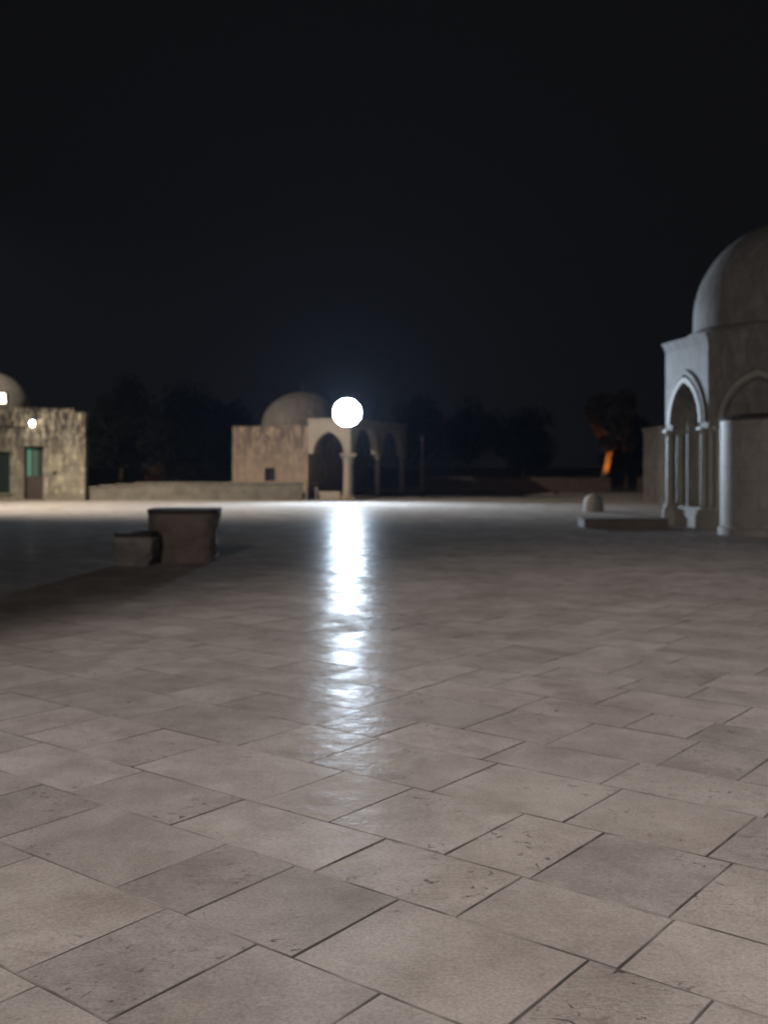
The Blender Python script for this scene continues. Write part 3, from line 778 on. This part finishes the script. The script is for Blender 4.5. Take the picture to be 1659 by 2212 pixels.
tree(13.7, 66, 6.2, 2.7, 0, M_leaf_r, 'tree with orange lit leaning trunk and dim reddish crown beyond the far parapets', 21, lean=.75, trunk_h=2.7, box=True, tr=.26, leaf=.16, n=5200)

# orange ground lights that light the leaning trunk and, dimly, the bush
def ground_light(x, y, target, power, label, size=55, col=(1.0,.36,.07)):
    t = thing('ground_light', label, 'ground light', (x,y,0), 'orange ground lights')
    m = MB(); m.lathe([(.12,0),(.12,.16),(.15,.18),(.15,.2)],(x,y,0),16); m.build('housing', M_metal, t, smooth=True)
    l = bpy.data.lights.new('bulb','SPOT'); l.energy = power; l.color = col; l.spot_size = R(size); l.spot_blend = 1.0; l.shadow_soft_size = .08
    o = bpy.data.objects.new('bulb', l); COL.objects.link(o); o.parent = t
    o.location = (0,0,.26); d = Vector(target)-Vector((x,y,.26)); o.rotation_euler = d.to_track_quat('-Z','Y').to_euler()
ground_light(13.75, 64.4, (14.15,66,2.5), 700, 'orange ground light in front of the leaning tree trunk behind the far parapet')
ground_light((322-829.5)/2250*56, 54.7, (-12.4,56,1.5), 16, 'orange ground light by the reddish bush behind the low parapet', 70)

ground_light(9.5, 57.5, (9.5,62.7,.5), 22, 'orange ground light added to redden the long far parapet', 130, (1.0,.5,.3))  # added lamp, only there to tint the far parapet

# ------------------------------------------------------------------ mast behind the camera that lights the near paving
def mast():
    b = Vector((-4.9,-9.4,0)); h = 9.2
    t = thing('floodlight_mast', 'tall metal mast with a warm floodlight and an added far flood, behind the viewpoint', 'lamp post', tuple(b))
    m = MB(); m.tube((b.x,b.y,0),(b.x,b.y,h),.12,.07,14); m.build('mast', M_metal, t, smooth=True)
    m = MB(); m.box(b.x-.25,b.x+.25,b.y-.25,b.y+.25,0,.12); m.build('base', M_step, t, bevel=.02)
    for (hp, tgt, en, size, blend) in ((Vector((b.x+.35,b.y+.45,h-.1)), Vector((.35, 4.3, 0)), L_MAST, 38, .55), (Vector((b.x+.45,b.y-.35,h-.1)), Vector((10, 26, 4.2)), L_MAST2, 64, .9)):  # second head is added, to brighten the octagonal building's front
        d = (tgt-hp).normalized(); q = d.to_track_quat('-Z','Y').to_matrix().to_4x4()
        m = MB(); m.M = Matrix.Translation(hp) @ q; m.box(-.3,.3,-.2,.2,.06,.26); m.box(-.3,-.27,-.2,.2,-.02,.06); m.box(.27,.3,-.2,.2,-.02,.06)
        hs = m.build('housing', M_metal, t)
        m = MB(); m.tube((b.x,b.y,h-.3),tuple(hp-d*.27),.04); m.build('arm', M_metal, t)
        l = bpy.data.lights.new('bulb','SPOT'); l.energy = en; l.color = (1.0,.90,.84); l.spot_size = R(size); l.spot_blend = blend; l.shadow_soft_size = .25
        o = bpy.data.objects.new('bulb', l); COL.objects.link(o); o.parent = t
        o.location = hp - b + d*.03; o.rotation_euler = d.to_track_quat('-Z','Y').to_euler()
mast()

def side_pole():
    b = Vector((-20.3, 36.0, 0)); h = 12.0
    t = thing('lamp_post', 'metal pole with a warm floodlight and an added dome spot in front of the cream building, outside the left edge', 'lamp post', tuple(b))
    m = MB(); m.tube((b.x,b.y,0),(b.x,b.y,h),.10,.06,14); m.build('pole', M_metal, t, smooth=True)
    m = MB(); m.box(b.x-.22,b.x+.22,b.y-.22,b.y+.22,0,.1); m.build('base', M_step, t, bevel=.02)
    for (hp, tgt, en, size, blend) in ((Vector((b.x+.4,b.y+.1,h-.1)), Vector((-9.0, 41.5, 0)), L_SIDE, 90, 1.0), (Vector((b.x-.35,b.y+.3,h-.1)), Vector((-18.6, 49.5, 5)), L_SIDE*.22, 34, .9)):  # second head is added, a narrow beam to light the left dome
        d = (tgt-hp).normalized(); q = d.to_track_quat('-Z','Y').to_matrix().to_4x4()
        m = MB(); m.M = Matrix.Translation(hp) @ q; m.box(-.25,.25,-.18,.18,.06,.24); m.box(-.25,-.22,-.18,.18,-.02,.06); m.box(.22,.25,-.18,.18,-.02,.06)
        m.build('housing', M_metal, t)
        m = MB(); m.tube((b.x,b.y,h-.3),tuple(hp-d*.25),.035); m.build('arm', M_metal, t)
        l = bpy.data.lights.new('bulb','SPOT'); l.energy = en; l.color = (1.0,.87,.70); l.spot_size = R(size); l.spot_blend = blend; l.shadow_soft_size = .2
        o = bpy.data.objects.new('bulb', l); COL.objects.link(o); o.parent = t
        o.location = hp - b + d*.03; o.rotation_euler = d.to_track_quat('-Z','Y').to_euler()
side_pole()

# ------------------------------------------------------------------ thin lamp halo haze
if HAZE:  # even haze added to give the main lamp its blue halo
    m, N, L, P = newmat('lamp halo haze'); N.remove(P)
    vol = N.new('ShaderNodeVolumePrincipled'); vol.inputs['Color'].default_value = (.55,.68,1,1); vol.inputs['Density'].default_value = HAZE
    vol.inputs['Anisotropy'].default_value = 0.2
    L.new(vol.outputs[0], N['Material Output'].inputs['Volume'])
    h = MB(); h.box(-60,60,-20,130,-1.6,28); tag(h.build('haze', m), kind='stuff')
